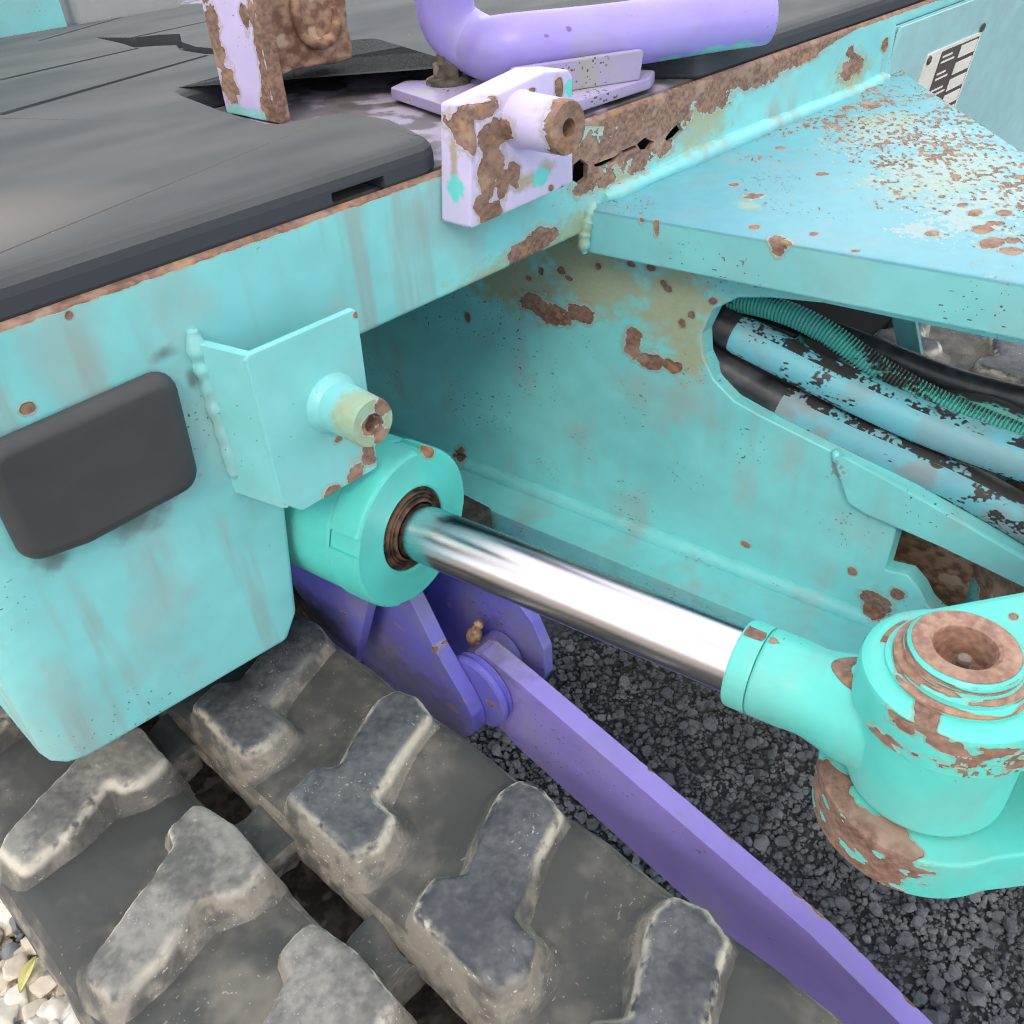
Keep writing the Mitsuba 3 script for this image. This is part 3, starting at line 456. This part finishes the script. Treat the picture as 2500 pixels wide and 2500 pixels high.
# ------------------------------------------------------------------ swing cylinder
C = 'swing_cylinder'; L(C, 'turquoise hydraulic swing cylinder with shiny chrome rod', 'hydraulic cylinder')
A0, A1 = np.array([.337, .450, .636]), np.array([AX, AY, .634]); ax = A1 - A0; LEN = np.linalg.norm(ax); ax /= LEN
sx = np.cross(ax, [0, 0, 1]); sx /= np.linalg.norm(sx); sz = np.cross(sx, ax)
add(C + '__barrel', lathe([(.030, 0), (.030, .0625), (.034, .0640), (.9, .0640), (.9, 0)], A0, -ax, 80), 'paint_cylinder')
circ = Point(0, 0).buffer(.0655, quad_segs=24).difference(Point(0, 0).buffer(.034, quad_segs=24))
def oncyl(m):
    v = np.array(m.vertices); return mesh(A0 + v[:, :1] * sx + v[:, 1:2] * sz + v[:, 2:] * ax, m.faces)
gl = man(loft(circ, [(-.0285, .0008), (-.0275, 0), (-.004, 0), (-.001, .0010), (0, .0028)]))
for a_ in (20, 110, 200, 290): gl = gl - man(bx(.0622, .08, -.0075, .0075, -.03, .01, 0)).rotate((0, 0, a_))
add(C + '__gland', oncyl(unman(gl)), 'paint_cylinder', 22)
add(C + '__wiper_seal', lathe([(-.02, .0342), (-.004, .0342), (-.001, .0338), (-.002, .0318), (.001, .0310), (-.001, .0290), (.0015, .0280), (-.001, .0262), (.002, .0252), (.003, .0238), (-.02, .0238)], A0, ax, 64), 'seal')
add(C + '__rod', lathe([(-.05, 0), (-.05, .0224), (.285, .0224), (.285, 0)], A0, ax, 128), 'chrome', 40)
s0 = LEN - .118
add(C + '__rod_collar', lathe([(s0, .0234), (s0, .0278), (s0 + .002, .0290), (s0 + .013, .0290), (s0 + .0145, .0286)], A0, ax, 64), 'paint_lug')
eye = [(s0 + .0143, .0286), (s0 + .034, .0288), (s0 + .044, .0276), (s0 + .052, .0280), (s0 + .066, .0318), (s0 + .080, .0335), (LEN - .02, .032), (LEN - .02, 0)]
t_ = np.linspace(0, 1, 40); pe = np.array(eye); from_ = np.interp(t_ * (len(eye) - 1), np.arange(len(eye)), pe[:, 0]); rr_ = np.interp(t_ * (len(eye) - 1), np.arange(len(eye)), pe[:, 1])
from scipy.ndimage import gaussian_filter1d
rr_[:-4] = gaussian_filter1d(rr_, 1.5, mode='nearest')[:-4]
neck = lathe(np.column_stack([from_, rr_]), A0, ax, 64)
boss = lathe([(-.030, 0), (-.030, .041), (-.0285, .0435), (-.02, .0445), (.02, .0445), (.0285, .0435), (.030, .041), (.030, 0)], (AX, AY, .6335), (0, 0, 1), 96)
ro = man(neck) + man(boss)
v_ = ro.refine_to_length(.004).to_mesh(); rm = trimesh.Trimesh(v_.vert_properties[:, :3], v_.tri_verts, process=False); rm.merge_vertices()
sel = trimesh.smoothing.filter_taubin(rm.copy(), iterations=30)
add(C + '__rod_eye', sel, 'paint_lug', 45)

# swing post holding the rod eye between two lugs
S = 'swing_post'; L(S, 'chipped turquoise swing post with upper and lower lugs round the rod eye', 'swing post')
def lugpoly(r, cx=AX, cy=AY):
    return Point(cx, cy).buffer(r, quad_segs=24).union(Polygon([(cx + r * .36, cy + r * .93), (.49, .058), (.62, .02), (.66, -.14), (.50, -.10), (cx - r * .45, cy - r * .89)])).buffer(.02).buffer(-.02)
lp = lugpoly(.0495).difference(Point(AX, AY).buffer(.0165))
add(S + '__upper_lug', loft(lp, [(.6645, .0015), (.666, 0), (.6880, 0), (.6915, .0012), (.6935, .0045), (.694, .007)], 'Z', seg=.01), 'paint_lug')
add(S + '__lower_lug', loft(lugpoly(.0585), [(.566, .003), (.568, .0008), (.598, .0), (.600, .0008), (.6012, .003)], 'Z', seg=.01), 'paint_lug')
L(S + '__lower_lug', 'rusty lower lug under the rod eye')
add(S + '__post_column', lathe([(-.18, 0), (-.18, .085), (.10, .085), (.10, 0)], (.64, -.09, .62), (0, 0, 1), 48), 'paint_lug')
N = 'pivot_pin'; L(N, 'stepped rusty pivot pin with a grease nipple in its bore, in the swing post', 'pin')
add(N + '__cap', lathe([(-.10, .0), (-.10, .016), (.0, .0163), (.0, .0370), (.0025, .0372), (.0035, .0345), (.0045, .0338), (.0075, .0338), (.0085, .0305), (.0095, .0300), (.0145, .0292), (.0165, .0272), (.0172, .0245), (.0172, .0180), (.0155, .0162), (.0, .0150), (-.004, .0148), (-.004, 0)], (AX, AY, .6941), (0, 0, 1), 80), 'paint_pin', 28)
add(N + '__grease_nipple', lathe([(0, 0), (0, .0052), (.004, .0052), (.005, .0034), (.008, .0034), (.0095, .0040), (.0115, .0034), (.0125, .0015), (.012, 0)], (AX + .001, AY - .001, .6903), (0, 0, 1), 24), 'dark_iron')

# casting seen through the gap at the foot of the web
add(B + '__pivot_casting', wobble(lathe([(-.22, 0), (-.22, .10), (-.03, .10), (.0, .088), (.02, .06), (.02, 0)], (.80, .06, .60), (0, 0, 1), 64), .004, 30, 4, .014), 'paint_casting')
L(B + '__pivot_casting', 'rusty pivot casting with remains of paint')
# ------------------------------------------------------------------ hoses in the slot
def hose(key, px, r, mat, label, tail=None, sides=24, n=80):
    p = spline(np.array(px), n)
    add(key, tube(p, r, sides), mat, 40); L(key, label, 'hose'); return p
h1 = [(0.6968,0.3963,0.6806), (0.7079,0.2927,0.6548), (0.7168,0.2094,0.6377), (0.7251,0.1314,0.6293)]
h2 = [(0.6904,0.3999,0.6443), (0.6975,0.3339,0.6245), (0.705,0.2637,0.6098), (0.7136,0.1827,0.596), (0.7208,0.1162,0.5782)]
def ext(p, back, fwd):
    p = np.array(p); return np.vstack([p[0] + back, p, p[-1] + fwd])
p1 = spline(ext(h1, [-.01, .25, .02], [.012, -.14, -.012]), 120)
k1 = int(np.argmin(np.linalg.norm(p1 - np.array(h1[0]), axis=1))) + 1
add('hydraulic_hose__outer', tube(p1, .0172, 26), 'black_hose', 40); add('hydraulic_hose__sleeve', tube(p1[k1:], np.r_[.0174, np.full(len(p1) - k1 - 1, .0186)], 26), 'hose_painted', 40); L('hydraulic_hose', 'thick hose oversprayed pale blue, upper of the two thick ones in the slot', 'hose')
p2 = spline(ext(h2, [-.01, .22, .06], [.012, -.12, -.05]), 100)
add('hydraulic_hose_001__outer', tube(p2, .0165, 26), 'black_hose', 40); L('hydraulic_hose_001', 'black hose with a scuffed painted sleeve, lowest in the slot', 'hose')
k0 = int(np.argmin(np.linalg.norm(p2 - np.array(h2[1]), axis=1)))
add('hydraulic_hose_001__sleeve', tube(p2[k0:], np.r_[.0178, np.full(len(p2) - k0 - 1, .0188)], 26), 'hose_scuffed', 40); L('hydraulic_hose_001__sleeve', 'painted sleeve worn grey in places')
h3 = [(0.7139,0.4048,0.7026), (0.719,0.3568,0.7019), (0.7237,0.3131,0.6905), (0.7284,0.2694,0.6707), (0.7337,0.2199,0.6543), (0.7422,0.1398,0.639)]
p3 = spline(ext(h3, [-.01, .14, .0], [.012, -.12, -.012]), 1400); s3 = np.arange(1400) / 4.5
add('corrugated_hose', tube(p3, .0092 + .0020 * np.abs(np.sin(s3 * math.pi * .5)) ** .6, 16), 'hose_green', 50); L('corrugated_hose', 'thin green ribbed conduit lying over the pale blue hose', 'hose')
h4 = [(0.7621,0.2903,0.6681), (0.7654,0.2598,0.6628), (0.7714,0.204,0.6551), (0.7765,0.1556,0.6543)]
hose('thin_hose', ext(h4, [-.02, .22, .02], [.01, -.15, -.03]), .012, 'black_hose', 'smooth black hose behind the ribbed conduit in the slot')
h5 = [(0.7522,0.196,0.6472), (0.7547,0.1731,0.6481), (0.7576,0.146,0.6425)]
hose('thin_hose_001', ext(h5, [-.015, .16, .02], [.01, -.15, -.03]), .011, 'hose_green', 'green smeared hose end at the right edge of the slot')
add('stay_bar', plate(rnd(Polygon([(.318, .70), (.293, .70), (.245, .58), (.268, .58)]), .002), .84, .846, 'X', .001), 'paint_front'); L('stay_bar', 'flat pale blue stay bar seen through the slot', 'bar')
add(B + '__slot_backing', plate([(.69, .43), (1.28, .43), (1.28, .52), (1.10, .757), (.69, .757)], .425, .435, 'Y', .001), 'void_black')  # added black sheet, paints the unlit space behind the slot
add(B + '__inner_rib', loft(Polygon([(.44, .426), (.44, .60), (.20, .56), (-.05, .48), (-.05, .426)]), [(.060, .001), (.061, 0), (.072, 0)], 'L', .03), 'rusty_iron')
L(B + '__slot_backing', 'added black sheet that makes the space behind the slot read as unlit')

# ------------------------------------------------------------------ tracks
LX = -.0155
TR = 'rubber_track'; L(TR, 'dusty left rubber track with raised T shaped lugs', 'rubber track')
def track(key, x0, ks):
    ys = np.arange(-.35, 1.15, .005 if x0 < .5 else .02); bands = []
    for i, (a, b, ph_) in enumerate(((0, .1415, .36), (.1675, .3175, .28))):
        cx = np.r_[a + .003, a, a, a + .002, a + .006, a + .012, np.linspace(a + .020, b - .020, 24), b - .012, b - .006, b - .002, b, b, b - .003] + x0
        cz = np.r_[.450, .458, .470, .4775, .4835, .4875, np.full(24, .4898), .4875, .4835, .4775, .470, .458, .450]
        m_ = len(cx); v = np.stack([np.tile(cx, (len(ys), 1)), np.repeat(ys[:, None], m_, 1), np.tile(cz, (len(ys), 1))], -1).reshape(-1, 3)
        mid = np.clip((v[:, 2] - .470) / .018, 0, 1)
        v[:, 2] += mid * (.0050 * np.cos((v[:, 1] - ph_ + .3 * (v[:, 0] - x0 - a)) * 2 * np.pi / .137) - .001)
        d_ = (meshkit.fbm(v * 26, 4, 3 + i) - .5)
        v[:, 2] += d_ * .0036; v[:, 0] += (meshkit.fbm(v * 35, 3, 9 + i) - .5) * .004 * (1 - mid)
        I, J = np.meshgrid(np.arange(len(ys) - 1), np.arange(m_), indexing='ij'); K = (J + 1) % m_
        F_ = np.vstack([np.stack([I * m_ + J, I * m_ + K, (I + 1) * m_ + K], -1).reshape(-1, 3), np.stack([I * m_ + J, (I + 1) * m_ + K, (I + 1) * m_ + J], -1).reshape(-1, 3)])
        bands.append(mesh(v, F_))
    add(key + '__belt', join(*bands), 'track_rubber', True)
    for i, k in enumerate(ks):
        c = .2975 + k * .137
        br = wobble(bx(x0 + .139, x0 + .170, c - .027, c + .022, .440, .476, .008), .009, 32, 20 + i, .004)
        add(key + '__link', br, 'track_rubber', True)
    base = bx(x0 + .02, x0 + .29, -.5, 2.1, .36, .40, .002)
    add(key + '__roller_frame', base, 'dark_iron')
R_SHAPE = [(.283, .297), (.288, .281), (.281, .261), (.2015, .236), (.2005, .212), (.182, .204), (.168, .210), (.167, .281), (.190, .286), (.205, .272), (.221, .279), (.261, .298), (.270, .300)]
L_SHAPE = [(.114, .464), (.121, .430), (.119, .388), (.099, .384), (.088, .391), (.086, .408), (.036, .384), (.008, .379), (.004, .405), (.013, .413), (.063, .433), (.090, .446), (.094, .461)]
import shapely
def lug(key, shape, dx, dy, seed):
    r = np.random.default_rng(seed); st = .0014 if dx < .5 else .004
    p = rnd2(affinity.translate(Polygon(shape), dx, dy + r.uniform(-.002, .002)).buffer(.0035, join_style=2), .006)
    x0, y0, x1, y1 = p.bounds; gx, gy = np.arange(x0 - .03, x1 + .03, st), np.arange(y0 - .03, y1 + .03, st)
    X, Y = np.meshgrid(gx, gy, indexing='ij'); pt = shapely.points(X.ravel(), Y.ravel()); q = np.column_stack([X.ravel(), Y.ravel(), X.ravel() * 0])
    d = shapely.distance(pt, p.exterior) * np.where(shapely.contains(p, pt), 1, -1)
    d = d + (meshkit.fbm(q * 60, 3, seed) - .5) * .0034 + (meshkit.fbm(q * 260, 2, seed) - .5) * .0012
    t = np.interp(d, [-.024, -.018, -.012, -.009, -.006, -.003, 0, .002, .004, .007, .02], [-.16, .0, .11, .22, .40, .64, .85, .93, .97, .99, 1.0])
    ex = X.ravel() - (.93 if dx > .5 else LX); ex = np.minimum(np.minimum(np.abs(ex), np.abs(ex - .1415)), np.minimum(np.abs(ex - .1675), np.abs(ex - .3175)))
    inside = ((X.ravel() - (.93 if dx > .5 else LX) > 0) & (X.ravel() - (.93 if dx > .5 else LX) < .1415)) if shape is L_SHAPE else ((X.ravel() - (.93 if dx > .5 else LX) > .1675) & (X.ravel() - (.93 if dx > .5 else LX) < .3175))
    ex = np.where(inside, ex, -ex)
    z = .4835 + .0250 * t + (meshkit.fbm(q * 50, 3, seed + 7) - .5) * .0024 * t + (meshkit.fbm(q * 330, 2, seed + 3) - .5) * .0006 * t
    z = z - np.where(d < .002, np.clip((.016 - ex) / .016, 0, 3) ** 2 * .016 * np.clip((.002 - d) / .006, 0, 1), 0)
    n, m_ = X.shape; I, J = np.meshgrid(np.arange(n - 1), np.arange(m_ - 1), indexing='ij'); a = I * m_ + J
    f = np.vstack([np.stack([a, a + m_, a + m_ + 1], -1).reshape(-1, 3), np.stack([a, a + m_ + 1, a + 1], -1).reshape(-1, 3)])
    f = f[((d[f] > -.0245) & (z[f] > .466)).all(1)]
    m = trimesh.Trimesh(np.column_stack([q[:, :2], z]), f, process=False); m.remove_unreferenced_vertices()
    add(key + '__lug', m, 'lug_rubber', True)
track(TR, LX, range(-2, 7))
for k in range(-2, 7):
    lug(TR, R_SHAPE, 0, k * .137, 100 + k); lug(TR, L_SHAPE, 0, k * .137 - .137, 200 + k)
R2 = 'rubber_track_001'; L(R2, 'grey right rubber track seen far back through the slot', 'rubber track')
track(R2, .93, range(-1, 4))
for k in range(-1, 4):
    lug(R2, R_SHAPE, .9455, k * .137, 300 + k); lug(R2, L_SHAPE, .9455, k * .137 - .137, 400 + k)

# ------------------------------------------------------------------ undercarriage: frame, pivot bracket and blade arm
U = 'undercarriage_frame'; L(U, 'dark purple undercarriage frame with a pivot bracket beside the track', 'undercarriage')
add(U + '__side_beam', bx(.33, .56, .601, 1.3, .26, .46, .004), 'dark_iron')  # dark colour instead of purple stands for the unlit void below the gland
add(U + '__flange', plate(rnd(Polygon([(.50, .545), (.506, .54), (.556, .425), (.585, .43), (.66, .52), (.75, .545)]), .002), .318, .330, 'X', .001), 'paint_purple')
pl = [(.51, .545), (.488, .527), (.4635, .4815), (.4345, .4425), (.4245, .424), (.424, .405), (.430, .393), (.445, .38), (.56, .33), (.60, .40), (.60, .545)]
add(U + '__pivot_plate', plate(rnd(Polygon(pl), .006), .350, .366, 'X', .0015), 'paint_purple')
L(U + '__pivot_plate', 'tapering bright purple pivot plate')
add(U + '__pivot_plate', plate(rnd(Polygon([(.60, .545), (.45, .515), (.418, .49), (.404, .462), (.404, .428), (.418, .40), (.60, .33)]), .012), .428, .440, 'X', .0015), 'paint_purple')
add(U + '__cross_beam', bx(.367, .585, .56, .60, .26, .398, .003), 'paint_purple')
add(U + '__grease_nipple', join(lathe([(0, 0), (0, .0075), (.012, .0075), (.014, .006), (.014, 0)], (.402, .470, .455), (-.2, -.3, 1), 6), lathe([(0, 0), (0, .004), (.006, .004), (.008, .005), (.012, .003), (.012, 0)], (.3985, .464, .471), (.5, -.2, .8), 16)), 'rusty_iron')
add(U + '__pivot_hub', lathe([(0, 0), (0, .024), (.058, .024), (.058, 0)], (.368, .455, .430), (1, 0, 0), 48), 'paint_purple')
D = 'blade_arm'; L(D, 'straight purple blade arm running down beside the track', 'blade arm')
arm = [(.448, .470), (.437, .474), (.42, .4705), (.3925, .4655), (.2175, .4245), (.1035, .398), (.0165, .362), (-.4, .17), (-.42, .05), (-.36, .05), (-.02, .245), (.20, .325), (.40, .370), (.448, .395)]
add(D + '__arm_plate', plate(rnd(Polygon(arm), .004), .3815, .4015, 'X', .0012, seg=.03), 'paint_blade')
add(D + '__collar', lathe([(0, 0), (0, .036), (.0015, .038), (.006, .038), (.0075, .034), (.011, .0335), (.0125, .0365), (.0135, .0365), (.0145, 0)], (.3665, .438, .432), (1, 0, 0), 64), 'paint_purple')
